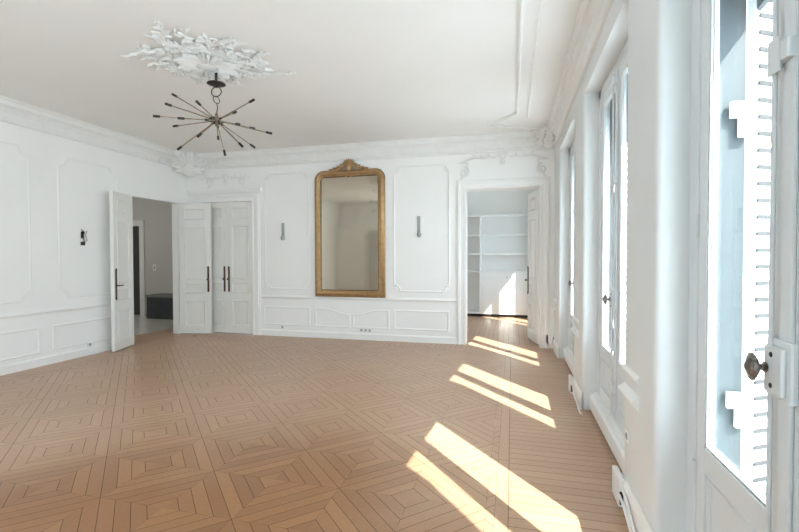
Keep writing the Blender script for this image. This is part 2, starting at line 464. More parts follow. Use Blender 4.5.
# ceiling frame moulding near the window side
pth = [(.06, YF), (.06, 6.08)] + [(.055 - .42 * t / 8, 6.10 + .45 * t / 8 + .04 * math.sin(t * PI / 8)) for t in range(1, 9)]
b = BM(); moulding(b, pth, P_ceil, .05, .028, False)
struct('trim_5', b, M['plaster'], 'narrow inner moulding line on the ceiling near the windows', 'ceiling moulding')
pth = [(.20, YF), (.20, 6.35)]
b = BM(); moulding(b, pth, P_ceil, .06, .012, False)
struct('trim_6', b, M['plaster'], 'wider outer moulding line on the ceiling near the windows', 'ceiling moulding')

# ------------------------------------------------------------------ baseboards and chair rails
def base_prof(h): return [(0, 0), (.024, 0), (.024, h - .022), (.018, h - .012), (.010, h - .003), (.010, h), (0, h)]
def run(bm, P, a0, a1, prof):
    r0 = [bm.verts.new(P(a0, z, o)) for o, z in prof]; r1 = [bm.verts.new(P(a1, z, o)) for o, z in prof]
    n = len(prof)
    for k in range(n): bm.faces.new((r0[k], r0[(k + 1) % n], r1[(k + 1) % n], r1[k]))
    bm.faces.new(r0[::-1]); bm.faces.new(r1)
RAIL = [(0, .672), (.008, .675), (.012, .69), (.022, .70), (.022, .712), (.012, .718), (.006, .735), (0, .738)]
b = BM(); run(b, P_left, YF, DL0 - .09, base_prof(.12)); struct('baseboard_left', b, M['trim'], 'white baseboard along the left wall', 'baseboard')
b = BM(); run(b, P_back, -4.44, RD0 - .14, base_prof(.115)); struct('baseboard_back', b, M['trim'], 'white baseboard below the gilt mirror', 'baseboard')
b = BM(); run(b, P_rear, XL, XR, base_prof(.12)); struct('baseboard_rear', b, M['trim'], 'white baseboard of the wall opposite the mirror', 'baseboard')
b = BM(); run(b, P_left, YF, DL0 - .09, RAIL); struct('trim_7', b, M['trim'], 'low chair rail along the left wall', 'chair rail')
b = BM(); run(b, P_back, -4.44, RD0 - .14, RAIL); struct('trim_8', b, M['trim'], 'low chair rail under the gilt mirror', 'chair rail')

# pedestals of the piers: plinth, chair rail, little raised panel
PIERS = [(edges[k], edges[k + 1]) for k in range(0, len(edges), 2)]
nm = ['nearest the viewer', 'between the nearest and the middle window', 'between the middle and the far window', 'in the far right corner']
for k, (y0, y1) in enumerate(PIERS):
    b = BM()
    a0 = max(y0, YF) - (.012 if k else 0); a1 = y1 + .012 if k < 3 else y1
    run(b, P_right, a0, a1, [(0, 0), (.02, 0), (.02, .12), (.014, .145), (.006, .16), (0, .16)])
    run(b, P_right, a0 + (.26 if k else .01), a1 - .03, [(0, .63), (.012, .635), (.035, .66), (.035, .675), (.012, .69), (0, .70)])
    run(b, P_right, a0 + (.26 if k else .03), a1 - .03, [(0, .765), (.01, .77), (.018, .785), (.01, .80), (0, .805)])
    struct('trim_%d' % (9 + k), b, M['trim'], 'plinth and rail mouldings of the window pier ' + nm[k], 'pier moulding')
# low boxed ledge across each window recess
for k, c in enumerate(WIN):
    b = BM()
    run(b, P_right, c - LO + .0, c + HI - .0, [(-.14, 0), (-.10, 0), (-.10, .028), (-.065, .028), (-.065, .135), (-.08, .15), (-.14, .15)])
    run(b, P_right, c - LO + .0, c + HI - .0, [(-.145, .15), (-.10, .15), (-.10, .165), (-.12, .175), (-.145, .175)])
    struct('baseboard_window_%d' % (k + 1), b, M['trim'], 'low white ledge along the floor under the %s window' % ('nearest', 'middle', 'far')[k], 'ledge')

# ------------------------------------------------------------------ wall panels
tn = [20]
def panel(path, P, label, w=.034, d=.016, extra=None):
    b = BM(); moulding(b, path, P, w, d)
    if extra: extra(b)
    struct('trim_%d' % tn[0], b, M['trim'], label, 'panel moulding'); tn[0] += 1
def corner_curls(P, a0, a1, b0, b1, r=.09):
    def f(bm):
        for cx, cy, sx, sy in ((a0, b0, 1, 1), (a1, b0, -1, 1), (a1, b1, -1, -1), (a0, b1, 1, -1)):
            pts = [P(cx + sx * (.01 + (r * .55) * math.cos(t * PI / 12)), cy + sy * (.01 + r * .55 * math.sin(t * PI / 12)), .006) for t in range(7)]
            nn = (P(0, 0, 1) - P(0, 0, 0))
            ribbon(bm, pts, nn, [.012] * 7, [.012] * 7, 6)
    return f
panel(notched(-4.36, -3.50, .86, 2.93, .10), P_back, 'tall scalloped wall panel left of the gilt mirror', .03, .012, corner_curls(P_back, -4.36, -3.50, .86, 2.93))
panel(notched(-1.93, -1.00, .85, 2.93, .11), P_back, 'tall scalloped wall panel right of the gilt mirror', .036, .018, corner_curls(P_back, -1.93, -1.0, .85, 2.93))
panel(rect(-4.38, -3.49, .21, .52), P_back, 'low rectangular panel at the left end of the far wall dado')
def ogee(a0, a1, b0, bl, br):
    top = []
    for k in range(13):
        t = k / 12; s = t * t * (3 - 2 * t); top.append((a0 + (a1 - a0) * (.25 + .7 * t), bl + (br - bl) * s))
    return [(a1, b0), (a1, br)] + top[::-1] + [(a0, bl), (a0, b0)]
def ogee_m(a0, a1, b0, bl, br):
    q = ogee(-a1, -a0, b0, br, bl); return [(-x, y) for x, y in q][::-1]
panel(ogee(-3.37, -2.74, .21, .515, .425), P_back, 'low panel with sloping top under the left half of the mirror')
panel(ogee_m(-2.66, -2.03, .21, .425, .515), P_back, 'low panel with sloping top under the right half of the mirror')
panel(rect(-1.92, -1.01, .215, .52), P_back, 'low rectangular panel at the right end of the far wall dado')
panel(rect(4.60, 5.66, .18, .50), P_left, 'low dado panel on the left wall next to the open door', .03, .016)
panel(rect(2.2, 4.40, .18, .50), P_left, 'long low dado panel on the left wall away from the door', .03, .016)
panel(notched(4.70, 5.62, .87, 2.80, .12), P_left, 'tall wall panel on the left wall next to the open door', .028, .01)
panel(notched(1.9, 4.32, .87, 2.83, .12), P_left, 'wide wall panel on the left wall away from the door', .028, .01)

# ------------------------------------------------------------------ door casings and overdoors
def casing(bm, P, a0, a1, h, w, d=.03):
    pth = [(a0 - w / 2, 0), (a0 - w / 2, h + w / 2), (a1 + w / 2, h + w / 2), (a1 + w / 2, 0)]
    pr = [(-w / 2, 0), (-w / 2, d * .55), (-w * .38, d * .6), (-w * .3, d), (-w * .1, d), (-w * .02, d * .62), (w * .34, d * .55), (w * .42, d * .9), (w / 2, d * .9), (w / 2, 0)]
    moulding(bm, pth, P, w, d, False, [(-t, o) for t, o in pr[::-1]])
b = BM(); casing(b, P_back, RD0, RD1, RDH, .14, .035)
box(b, RD0 - .001, RD0 + .012, YB - .01, YS0 + .01, 0, RDH); box(b, RD1 - .012, RD1 + .001, YB - .01, YS0 + .01, 0, RDH); box(b, RD0, RD1, YB - .01, YS0 + .01, RDH - .012, RDH + .001)
struct('trim_13', b, M['trim'], 'white casing of the open doorway to the next room', 'door casing')
b = BM(); casing(b, P_back, BD0 + .0, BD1, BDH, .15, .035)
run(b, P_back, XL + .01, BD1 + .19, [(0, BDH + .15), (.035, BDH + .155), (.055, BDH + .20), (.06, BDH + .235), (.03, BDH + .245), (0, BDH + .25)])
struct('trim_14', b, M['trim'], 'white casing and ledge of the closed double door', 'door casing')
b = BM(); 
box(b, XL - .13, XL + .008, DL0 - .03, DL0 + .004, 0, DLH + .03); box(b, XL - .13, XL + .008, DL1 - .004, DL1 + .03, 0, DLH + .03); box(b, XL - .13, XL + .008, DL0 + .004, DL1 - .004, DLH - .004, DLH + .03)
struct('trim_15', b, M['trim'], 'thin white frame of the hall doorway', 'door frame')

def spiral(P, cx, cy, r0, turns, a0, sgn=1, out=.012, n=22):
    return [P(cx + r0 * (1 - .82 * k / n) * math.cos(a0 + sgn * turns * 2 * PI * k / n), cy + r0 * (1 - .82 * k / n) * math.sin(a0 + sgn * turns * 2 * PI * k / n), out) for k in range(n + 1)]
def leaf(bm, p0, d, n, L, w, h, bend=0.0, lift=.0, k=6):
    d = Vector(d).normalized(); n = Vector(n).normalized(); s = n.cross(d)
    pts, ws, hs = [], [], []
    for i in range(k + 1):
        t = i / k
        pts.append(Vector(p0) + d * (L * t) + s * (bend * L * t * t) + n * (lift * t * t + h * .3))
        ws.append(max(.0015, w * (math.sin(PI * (.12 + .86 * t)) ** .8))); hs.append(max(.0015, h * (1 - .55 * t)))
    ribbon(bm, pts, n, ws, hs, 8)

def overdoor(name, P, a0, a1, z0, z1, label, strong=1.0):
    nn = P(0, 0, 1) - P(0, 0, 0); ax = P(1, 0, 0) - P(0, 0, 0); up = Vector((0, 0, 1))
    r = empty(name, P((a0 + a1) / 2, z0, 0)); inv = Matrix.Translation(-r.location)
    tag(r, label, 'plaster relief')
    def put(nm, b):
        b.transform(inv); finish(nm, b, M['plaster'], r, True)
    c = (a0 + a1) / 2
    b = BM()
    pth = [(a0 + .02, z0)] + [(a0 + .02 + .13 * math.sin(t * PI / 16) , z0 + (z1 - z0) * .75 * (t / 8) ** 1.1 + .0) for t in range(1, 9)]
    pth += [(a0 + .06 + .06 * math.cos(PI - t * PI / 12), z0 + (z1 - z0) * .75 + .08 * math.sin(t * PI / 12)) for t in range(0, 1)]
    top = [(a0 + .20 + (c - .10 - a0 - .20) * t / 5, z1 - .03 + .012 * math.sin(t * 2)) for t in range(6)]
    pth2 = pth + top
    moulding(b, pth2, P, .034 * strong, .02 * strong, False)
    put('scroll_frame', b)
    b = BM(); moulding(b, [(2 * c - x, y) for x, y in pth2][::-1], P, .034 * strong, .02 * strong, False)
    put('scroll_frame', b)
    for sx in (-1, 1):
        b = BM()
        ribbon(b, spiral(P, c + sx * (c - a0 - .09), z0 + .13, .085, 1.4, PI / 2, sx), nn, [.016 * strong] * 23, [.016 * strong] * 23, 6)
        put('corner_scroll', b)
        b = BM()
        for k in range(7): leaf(b, P(c + sx * (.12 + k * .06), z1 - .02 + .01 * math.sin(k * 1.7), .008), ax * sx * .8 + up * (.5 if k % 2 else -.5), nn, .07, .017, .016, .3 * sx)
        put('leaf_garland', b)
    b = BM(); bmesh.ops.create_uvsphere(b, u_segments=14, v_segments=8, radius=.05, matrix=Matrix.Translation(P(c, z1 - .02, .0)))
    for k in range(8):
        th = PI * (.1 + .8 * k / 7); leaf(b, P(c, z1 - .03, .01), ax * math.cos(th) + up * math.sin(th), nn, .10, .02, .018, .2)
    for k in range(3): leaf(b, P(c, z1 - .06, .01), -up + ax * (k - 1) * .5, nn, .11 - .02 * abs(k - 1), .018, .015)
    put('shell', b)
    return r
overdoor('overdoor_relief', P_back, RD0 - .10, RD1 + .10, RDH + .13, 3.03, 'white plaster scroll relief above the open doorway to the next room', 1.0)
overdoor('overdoor_relief', P_back, BD0 + .12, BD1 - .12, BDH + .25, 2.93, 'faint white plaster relief above the closed double door', .7)

# ------------------------------------------------------------------ panelled door leaves
DPAN = [(.15, .63), (.76, .96), (1.03, 2.02), (2.15, 2.36)]
def door_leaf(name, w, h, loc, rz, label, t=.05, handle=None, hinge_left=True):
    """hinge at the origin, leaf along +x, faces +-y"""
    r = empty(name, loc, rz); tag(r, label, 'door leaf', None, 'structure')
    z0 = .012; m = .095; sc = h / 2.455
    b = BM()
    box(b, 0, m, -t / 2, t / 2, z0, h); box(b, w - m, w, -t / 2, t / 2, z0, h)
    zz = [z0] + [v * sc for p in DPAN for v in p] + [h]
    for k in range(0, len(zz), 2): box(b, m, w - m, -t / 2, t / 2, zz[k], zz[k + 1])
    finish('door_frame', b, M['door'], r, False, .003)
    for p0, p1 in DPAN:
        p0, p1 = p0 * sc, p1 * sc
        b = BM(); box(b, m - .002, w - m + .002, -.007, .007, p0 - .002, p1 + .002)
        for s in (-1, 1):
            P = lambda a, z, o, s=s: Vector((a, s * (.007 + o), z))
            moulding(b, rect(m + .014, w - m - .014, p0 + .014, p1 - .014), P,   .030, .026)
        if p1 - p0 > .3: box(b, m + .055, w - m - .055, -.013, .013, p0 + .055, p1 - .055)
        finish('door_panel', b, M['door'], r)
    for zh in (.25, 1.2, 2.2):
        b = BM(); rod(b, (-.006, 0, zh), (-.006, 0, zh + .09), .008); finish('hinge', b, M['door'], r)
    if handle: handle(r, w, t)
    return r
def h_plate(side, mat, lever=False):
    def f(r, w, t):
        b = BM(); y0, y1 = (t / 2, t / 2 + .012) if side > 0 else (-t / 2 - .012, -t / 2)
        box(b, w - .062, w - .028, y0, y1, .80, 1.24)
        ball(b, (w - .045, side * (t / 2 + .01), .80), .017, 1, .6, 1.3, 10); ball(b, (w - .045, side * (t / 2 + .01), 1.24), .017, 1, .6, 1.3, 10)
        hp = finish('handle_plate', b, mat, r, False, .003)
        b = BM()
        if lever:
            rod(b, (w - .045, side * (t / 2), 1.0), (w - .045, side * (t / 2 + .05), 1.0), .009); rod(b, (w - .045, side * (t / 2 + .05), 1.0), (w - .16, side * (t / 2 + .05), 1.0), .009)
        else:
            rod(b, (w - .045, side * (t / 2), 1.02), (w - .045, side * (t / 2 + .035), 1.02), .008); ball(b, (w - .045, side * (t / 2 + .045), 1.02), .018, 1, .8, 1, 12)
        finish('handle', b, mat, r if False else hp, True)
    return f
def yawto(a, b): return math.atan2(b[1] - a[1], b[0] - a[0])
# hall doorway, both leaves swung into the room
hl, hr = (XL + .02, DL0 + .0), (XL + .02, DL1 + .01)
door_leaf('door_2', .565, DLH - .01, (hl[0], hl[1], 0), yawto(hl, (-5.795, 5.33)), 'open white panelled door leaf left of the hall doorway with a black handle', handle=h_plate(1, M['darkmetal'], True))
door_leaf('door_3', .585, DLH - .01, (hr[0], hr[1], 0), yawto(hr, (-5.44, 7.065)), 'open grey white panelled door leaf right of the hall doorway', handle=h_plate(-1, M['bronze']))
# closed double door in the far wall (hinges outside, faces to the room on -y)
door_leaf('door_4', (BD1 - BD0) / 2 - .004, BDH - .004, (BD0 + .002, YB + .03, 0), 0, 'left leaf of the closed white double door in the far wall', handle=h_plate(-1, M['bronze']))
rt = door_leaf('door_5', (BD1 - BD0) / 2 - .004, BDH - .004, (BD1 - .002, YB + .03, 0), PI, 'right leaf of the closed white double door in the far wall', handle=h_plate(1, M['bronze']))
# leaf standing open into the next room
hs = (RD1 - .015, YS0 + .005)
door_leaf('door_6', .585, RDH - .02, (hs[0], hs[1], 0), yawto(hs, (.285, 8.02)), 'open white panelled door leaf at the right of the next room doorway', handle=h_plate(1, M['darkmetal']))

# ------------------------------------------------------------------ windows
def window(name, c, label):
    r = empty(name, (XW, c, 0)); tag(r, label, 'window', None, 'structure')
    inv = Matrix.Translation((-XW, -c, 0))
    def put(nm, b, mat, par, smooth=False, bevel=0):
        b.transform(inv); return finish(nm, b, mat, par, smooth, bevel)
    # fixed frame
    b = BM()
    box(b, XW - .005, .835, c + .645, c + HI, .05, HEAD); box(b, XW - .005, .835, c - LO, c - .645, .05, HEAD); box(b, XW - .005, .835, c - LO, c + HI, 2.83, HEAD); box(b, XW + .0, .835, c - LO, c + HI, 0, .17)
    put('window_frame', b, M['window'], r, False, .005)
    for s in (1, -1):
        e0, e1 = c + s * .003, c + s * .643            # meeting edge, hinge edge
        g0, g1 = c + s * .090, c + s * .565            # glass
        lo, hi = min(e0, e1), max(e0, e1); gl, gh = min(g0, g1), max(g0, g1)
        b = BM()
        box(b, XW, XW + .036, lo, gl, .172, 2.83); box(b, XW, XW + .036, gh, hi, .172, 2.83)
        box(b, XW, XW + .036, gl, gh, 2.74, 2.83); box(b, XW, XW + .036, gl, gh, .172, .27); box(b, XW, XW + .036, gl, gh, .53, .635)
        lf = put('window_leaf', b, M['window'], r, False, .005)
        b = BM(); box(b, XW + .016, XW + .03, gl - .004, gh + .004, .268, .532)
        moulding(b, rect(gl + .02, gh - .02, .29, .51), lambda a, z, o: Vector((XW + .016 - o, a, z)), .03, .012)
        put('lower_panel', b, M['window'], lf)
        b = BM(); box(b, XW + .022, XW + .026, gl - .006, gh + .006, .63, 2.745)
        put('pane', b, M['glass'], lf)
        b = BM(); moulding(b, rect(gl + .008, gh - .008, .643, 2.732), lambda a, z, o: Vector((XW + .021 - o, a, z)), .016, .016)
        put('glazing_bead', b, M['window'], lf)
        for zh in (.45, 1.5, 2.5):
            b = BM(); rod(b, (XW - .006, e1, zh), (XW - .006, e1, zh + .10), .009); put('hinge', b, M['window'], lf)
    # cover strip and long bolt on the meeting stiles
    b = BM(); box(b, XW - .014, XW, c - .028, c + .028, .19, 2.82)
    put('cover_strip', b, M['window'], r, False, .005)
    b = BM(); tube(b, [(XW - .024, c + .045, .20), (XW - .024, c + .045, 2.80)], .0075)
    bolt = put('bolt_rod', b, M['window'], r, True)
    for z in (.42, 2.0, 2.74):
        b = BM(); box(b, XW - .034, XW - .0, c - .03, c + .06, z - .028, z + .028); box(b, XW - .04, XW - .03, c + .0, c + .055, z - .055, z + .045)
        put('bolt_guide', b, M['window'], bolt, False, .004)
    b = BM(); box(b, XW - .022, XW, c - .05, c + .075, 1.005, 1.18); box(b, XW - .036, XW - .02, c - .03, c + .06, 1.02, 1.16)
    pl = put('latch_plate', b, M['window'], r, False, .006)
    for z in (1.045, 1.135):
        b = BM(); ball(b, (XW - .036, c + .02, z), .008, .5, 1, 1, 8); put('screw', b, M['darkmetal'], pl)
    b = BM()
    mt = Matrix.Translation((XW - .034, c + .047, 1.092)) @ Matrix.Rotation(-PI / 2, 4, 'Y')
    lathe(b, [(.016, 0), (.016, .006), (.010, .010), (.009, .022), (.013, .026), (.013, .031), (.009, .036)], mt, 18)
    ms = Matrix.Translation((XW - .054, c + .047, 1.092)) @ Matrix.Rotation(-PI / 2, 4, 'Y') @ Matrix.Diagonal((1.35, 1, 1, 1))
    lathe(b, [(.008, 0), (.018, .003), (.026, .010), (.029, .016), (.026, .022), (.021, .023), (.019, .027), (.012, .029), (.008, .034), (.002, .035)], ms, 22)
    for k in range(14):
        th = k * 2 * PI / 14
        v = ms @ Vector((.0275 * math.cos(th), .0275 * math.sin(th), .017)); ball(b, v, .0052, 1, 1, 1, 6)
    put('knob', b, M['silver'], r, True)
    return r
wl = ['nearest tall French window on the right, shutters seen through its glass', 'middle tall French window on the right wall', 'farthest tall French window on the right wall, by the corner', 'tall window of the next room beyond the doorway']
for k, c in enumerate(allwin): window('window_%d' % (k + 1), c, wl[k])
for k, c in enumerate(allwin):
    b = BM()
    va = [[b.verts.new((x, y, z)) for y, z in ((c - .80, 2.60), (c + .655, 2.42), (c + .655, 3.0), (c - .80, 3.0))] for x in (XO + .03, XO + .05)]
    b.faces.new(va[0]); b.faces.new(va[1][::-1])
    for q in range(4): b.faces.new((va[0][q], va[0][(q + 1) % 4], va[1][(q + 1) % 4], va[1][q]))
    struct('trim_%d' % (40 + k), b, M['jamb'], 'metal valance outside above the %s window' % ('nearest', 'middle', 'far', 'next room')[k], 'valance')

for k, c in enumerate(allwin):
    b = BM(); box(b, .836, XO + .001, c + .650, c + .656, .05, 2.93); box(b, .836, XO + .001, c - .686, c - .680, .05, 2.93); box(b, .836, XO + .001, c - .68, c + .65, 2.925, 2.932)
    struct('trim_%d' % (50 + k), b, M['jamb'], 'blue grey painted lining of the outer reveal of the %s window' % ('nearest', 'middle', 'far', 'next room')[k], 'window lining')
# louvred shutters outside
def shutter(hx, hy, ang, label, w=.52, group='louvred shutters outside the windows'):
    """hinge post at origin, leaf along +x"""
    r = empty('shutter', (hx, hy, 0), ang); tag(r, label, 'shutter', group)
    b = BM(); t = .032
    box(b, 0 if ang > 0 else -.02, .013 if ang > 0 else .05, -t / 2, t / 2, .12, 2.84); box(b, w - .05, w, -t / 2, t / 2, .12, 2.84)
    for z in (.12, 1.22, 2.78): box(b, .012, w - .05, -t / 2, t / 2, z, z + .06)
    finish('shutter_frame', b, M['shutter'], r, False, .003)
    b = BM()
    sg = -1 if math.sin(ang) > 0 else 1
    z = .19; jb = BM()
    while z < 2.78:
        if ang > 0: box(jb, .015, w - .052, -.0265, -.019, z - .044, z - .027)  # dark strip painting the shade gap below each slat
        if not 1.19 < z < 1.29:
            m = Matrix.Translation((0, 0, z)) @ Matrix.Rotation(sg * math.radians(-58 if ang > 0 else -78), 4, 'X')
            box(b, .012, w - .048, -.039, .039, -.004, .004, m)
        z += .068
    finish('slats', b, M['shutter'], r)
    if ang > 0: finish('slat_shade_strips', jb, M['slat_shade'], r)
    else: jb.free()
    for z in (.80, 2.0):
        b = BM(); rod(b, (0, 0, z - .05), (0, 0, z + .05), .011); 
        if ang > 0:
            m = Matrix.Rotation(-ang, 4, 'Z')
            box(b, -.075, -.005, -.022, -.004, z - .01, z + .055, m); box(b, -.045, -.005, -.024, -.003, z - .09, z + .01, m)
        else: box(b, -.002, .09, -.021, -.015, z - .02, z + .02)
        finish('hinge', b, M['shutter'], r)
    return r
wn = ['nearest', 'middle', 'far', 'next room']
for k, c in enumerate(allwin):
    shutter(XO + .014, c + .64, math.radians(29), 'white louvred shutter folded open outside the %s window, on its far side' % wn[k])
    shutter(XO + .014, c - .67, math.radians(-42), 'white louvred shutter folded open outside the %s window, on its near side' % wn[k])

# ------------------------------------------------------------------ gilt mirror
MX0, MX1, MZ0, MZ1 = -3.365, -2.085, .735, 2.925
mr = empty('mirror', ((MX0 + MX1) / 2, YB, MZ0)); tag(mr, 'large gilt framed mirror with carved crest hanging on the far wall', 'mirror')
inv = Matrix.Translation(-mr.location)
def mput(nm, b, mat, par=mr, smooth=True, bevel=0):
    b.transform(inv); return finish(nm, b, mat, par, smooth, bevel)
def arch(i, r):
    x0, x1, z0, z1 = MX0 + i, MX1 - i, MZ0 + i, MZ1 - i
    q = [(x0, z0), (x1, z0)]
    q += [(x1 - r + r * math.cos(t * PI / 16), z1 - r + r * math.sin(t * PI / 16)) for t in range(9)]
    q += [(x0 + r - r * math.sin(t * PI / 16), z1 - r + r * math.cos(t * PI / 16)) for t in range(9)]
    return q
fw = .115
def fr_prof():  # t>0 is inside (left of travel)
    return [(-fw / 2, .004), (-fw / 2, .032), (-fw * .42, .042), (-fw * .30, .046), (-fw * .22, .060), (-fw * .05, .066), (fw * .10, .058), (fw * .2, .044), (fw * .3, .04), (fw * .36, .046), (fw * .43, .044), (fw / 2, .03), (fw / 2, .004)]
b = BM(); moulding(b, arch(fw / 2, .13), P_back, prof=fr_prof()); mput('mirror_frame', b, M['gold'])
b = BM()
def beads(path, step, r, o):
    for p, q in zip(path, path[1:] + path[:1]):
        p, q = Vector(p), Vector(q); L = (q - p).length; n = max(1, int(L / step))
        for k in range(n):
            v = p + (q - p) * ((k + .5) / n); bmesh.ops.create_uvsphere(b, u_segments=6, v_segments=5, radius=r, matrix=Matrix.Translation(P_back(v.x, v.y, o)))
beads(arch(.018, .15), .030, .011, .044)
mput('beading', b, M['gold'])
b = BM(); moulding(b, arch(fw - .004, .06), P_back, prof=[(-.011, .004), (-.011, .036), (.0, .040), (.011, .028), (.011, .004)]); mput('inner_slip', b, M['bronze'])
b = BM(); moulding(b, arch(.004, .16), P_back, prof=[(-.006, .002), (-.006, .022), (.006, .03), (.006, .002)]); mput('outer_edge', b, M['bronze'])
b = BM(); pl = [(x, z) for x, z in arch(fw - .012, .05)]
va = [b.verts.new(P_back(x, z, .018)) for x, z in pl]; vb = [b.verts.new(P_back(x, z, .006)) for x, z in pl]
b.faces.new(va); b.faces.new(vb[::-1])
for k in range(len(pl)): b.faces.new((va[k], va[(k + 1) % len(pl)], vb[(k + 1) % len(pl)], vb[k]))
mput('mirror_glass', b, M['mirror'], smooth=False)
cx = (MX0 + MX1) / 2; ax = Vector((1, 0, 0)); up = Vector((0, 0, 1)); nn = Vector((0, -1, 0))
cr = BM()
bmesh.ops.create_uvsphere(cr, u_segments=18, v_segments=10, radius=.055, matrix=Matrix.Translation(P_back(cx, MZ1 + .045, .055)) @ Matrix.Diagonal((.9, .5, 1.2, 1)))
for k in range(9):
    th = PI * (.08 + .84 * k / 8); leaf(cr, P_back(cx + .03 * math.cos(th), MZ1 + .05 + .03 * math.sin(th), .045), ax * math.cos(th) + up * math.sin(th), nn, .105, .024, .022, .15 * math.cos(th))
crest = mput('crest', cr, M['gold'])
for sx in (-1, 1):
    b = BM()
    ribbon(b, [P_back(cx + sx * (.05 + .28 * t / 12), MZ1 + .06 - .075 * (t / 12) + .028 * math.sin(t * .9), .055) for t in range(13)], nn, [.020 - .001 * t for t in range(13)], [.020 - .001 * t for t in range(13)], 8)
    for q, (dx, dz, r0, sg) in enumerate(((.12, .045, .05, 1), (.215, .012, .042, -1), (.30, -.012, .032, 1))):
        sp = spiral(P_back, cx + sx * dx, MZ1 + dz, r0, 1.3, PI / 2, -sx * sg, .055)
        ribbon(b, sp, nn, [.014 - .0004 * k for k in range(23)], [.016 - .0004 * k for k in range(23)], 6)
    for k in range(7):
        dx = .07 + k * .042; leaf(b, P_back(cx + sx * dx, MZ1 + .06 - dx * .22, .052), ax * sx * .75 + up * (.9 if k % 2 == 0 else -.35), nn, .085 - .006 * k, .017, .018, -.25 * sx)
    mput('crest_scroll', b, M['gold'], crest)
for sx in (-1, 1):
    b = BM()
    for k in range(4): leaf(b, P_back(cx + sx * (.012 + .022 * k), MZ1 - .085, .04), -up + ax * sx * .6, nn, .055 - .008 * k, .014, .015, .2 * sx)
    mput('crest_pendant', b, M['gold'], crest)
    b = BM(); leaf(b, P_back(cx + sx * .36, MZ1 - .09, .04), ax * sx + up * -.1, nn, .07, .012, .013); mput('corner_leaf', b, M['gold'], mr)

# ------------------------------------------------------------------ ceiling medallion
RX, RY = -2.87, 3.72
rose = empty('ceiling_medallion', (RX, RY, ZC)); tag(rose, 'large white plaster ceiling medallion of scrolling acanthus leaves above the chandelier', 'ceiling medallion')
inv_r = Matrix.Translation(-rose.location); dn = Vector((0, 0, -1))
def rput(nm, b):
    b.transform(inv_r); return finish(nm, b, M['relief'], rose, True)
b = BM()
lathe(b, [(.33, 0.002), (.33, -.012), (.29, -.022), (.24, -.02), (.20, -.045), (.15, -.06), (.11, -.055), (.08, -.085), (.04, -.10), (.005, -.10)], Matrix.Translation((RX, RY, ZC)), 40)
rput('boss', b)
def pc(r, th, o=.01): return Vector((RX + r * math.cos(th), RY + r * math.sin(th), ZC - o))
def tdir(th): return Vector((math.cos(th), math.sin(th), 0))
for k in range(10):
    th = k * 2 * PI / 10 + .2; b = BM()
    for q in (-1, 0, 1): leaf(b, pc(.10, th + q * .14, .05), tdir(th + q * .30), dn, .19 - .03 * abs(q), .024, .034, .18 * q, .016)
    rput('acanthus_leaf', b)
# eight sprays: four long ones on the diagonals, four shorter between
SPRAYS = [(8, .66), (43, .84), (85, .56), (126, .62), (168, .58), (212, .78), (268, .74), (318, .60)]
for k, (dg, L) in enumerate(SPRAYS):
    th = math.radians(dg); long = L > .7
    b = BM(); sg = 1 if k % 4 < 2 else -1
    n = 16; sp = []
    for i in range(n + 1):
        t = i / n; sp.append(pc(.22 + (L - .22) * t, th + sg * .16 * math.sin(t * PI * 1.6), .02))
    ribbon(b, sp, dn, [.019 * (1 - .75 * i / n) + .003 for i in range(n + 1)], [.024 * (1 - .7 * i / n) + .004 for i in range(n + 1)], 6)
    for i in range(1, n):
        for s in (-1, 1):
            if random.random() < .12: continue
            t = i / n; d = (sp[min(i + 1, n)] - sp[i - 1]).normalized(); a = math.atan2(d.y, d.x) + s * random.uniform(.5, 1.0)
            leaf(b, sp[i], tdir(a), dn, random.uniform(.07, .12) * (1.15 - .75 * t), random.uniform(.010, .015) * (1.1 - .5 * t), random.uniform(.014, .024) * (1.1 - .5 * t), s * random.uniform(-.5, .6), random.uniform(0, .02))
    rput('spray', b)
    # c-scrolls at the foot of each spray
    b = BM()
    for s in (-1, 1):
        c0 = pc(.36 + .03 * (k % 2), th + s * .30); r0 = random.uniform(.075, .10)
        q = [Vector((c0.x + r0 * (1 - .8 * j / 22) * math.cos(th + s * (PI * .7 + 1.35 * 2 * PI * j / 22)), c0.y + r0 * (1 - .8 * j / 22) * math.sin(th + s * (PI * .7 + 1.35 * 2 * PI * j / 22)), ZC - .02 - .018 * j / 22)) for j in range(23)]
        ribbon(b, q, dn, [.012 - .0003 * j for j in range(23)], [.021 - .0004 * j for j in range(23)], 6)
        c1 = pc(.50 + .02 * s, th + s * .27); r1 = random.uniform(.045, .06)
        q = [Vector((c1.x + r1 * (1 - .8 * j / 18) * math.cos(th - s * (1.2 * 2 * PI * j / 18)), c1.y + r1 * (1 - .8 * j / 18) * math.sin(th - s * (1.2 * 2 * PI * j / 18)), ZC - .015 - .012 * j / 18)) for j in range(19)]
        ribbon(b, q, dn, [.009 - .0002 * j for j in range(19)], [.017 - .0003 * j for j in range(19)], 6)
        for _ in range(4):
            rr = random.uniform(.26, .58); tt = th + s * random.uniform(.12, .4); a = th + random.uniform(-1.3, 1.3)
            leaf(b, pc(rr, tt, .006), tdir(a), dn, random.uniform(.06, .11), random.uniform(.009, .014), random.uniform(.012, .024), random.uniform(-.6, .6), random.uniform(0, .02))
    rput('scroll', b)

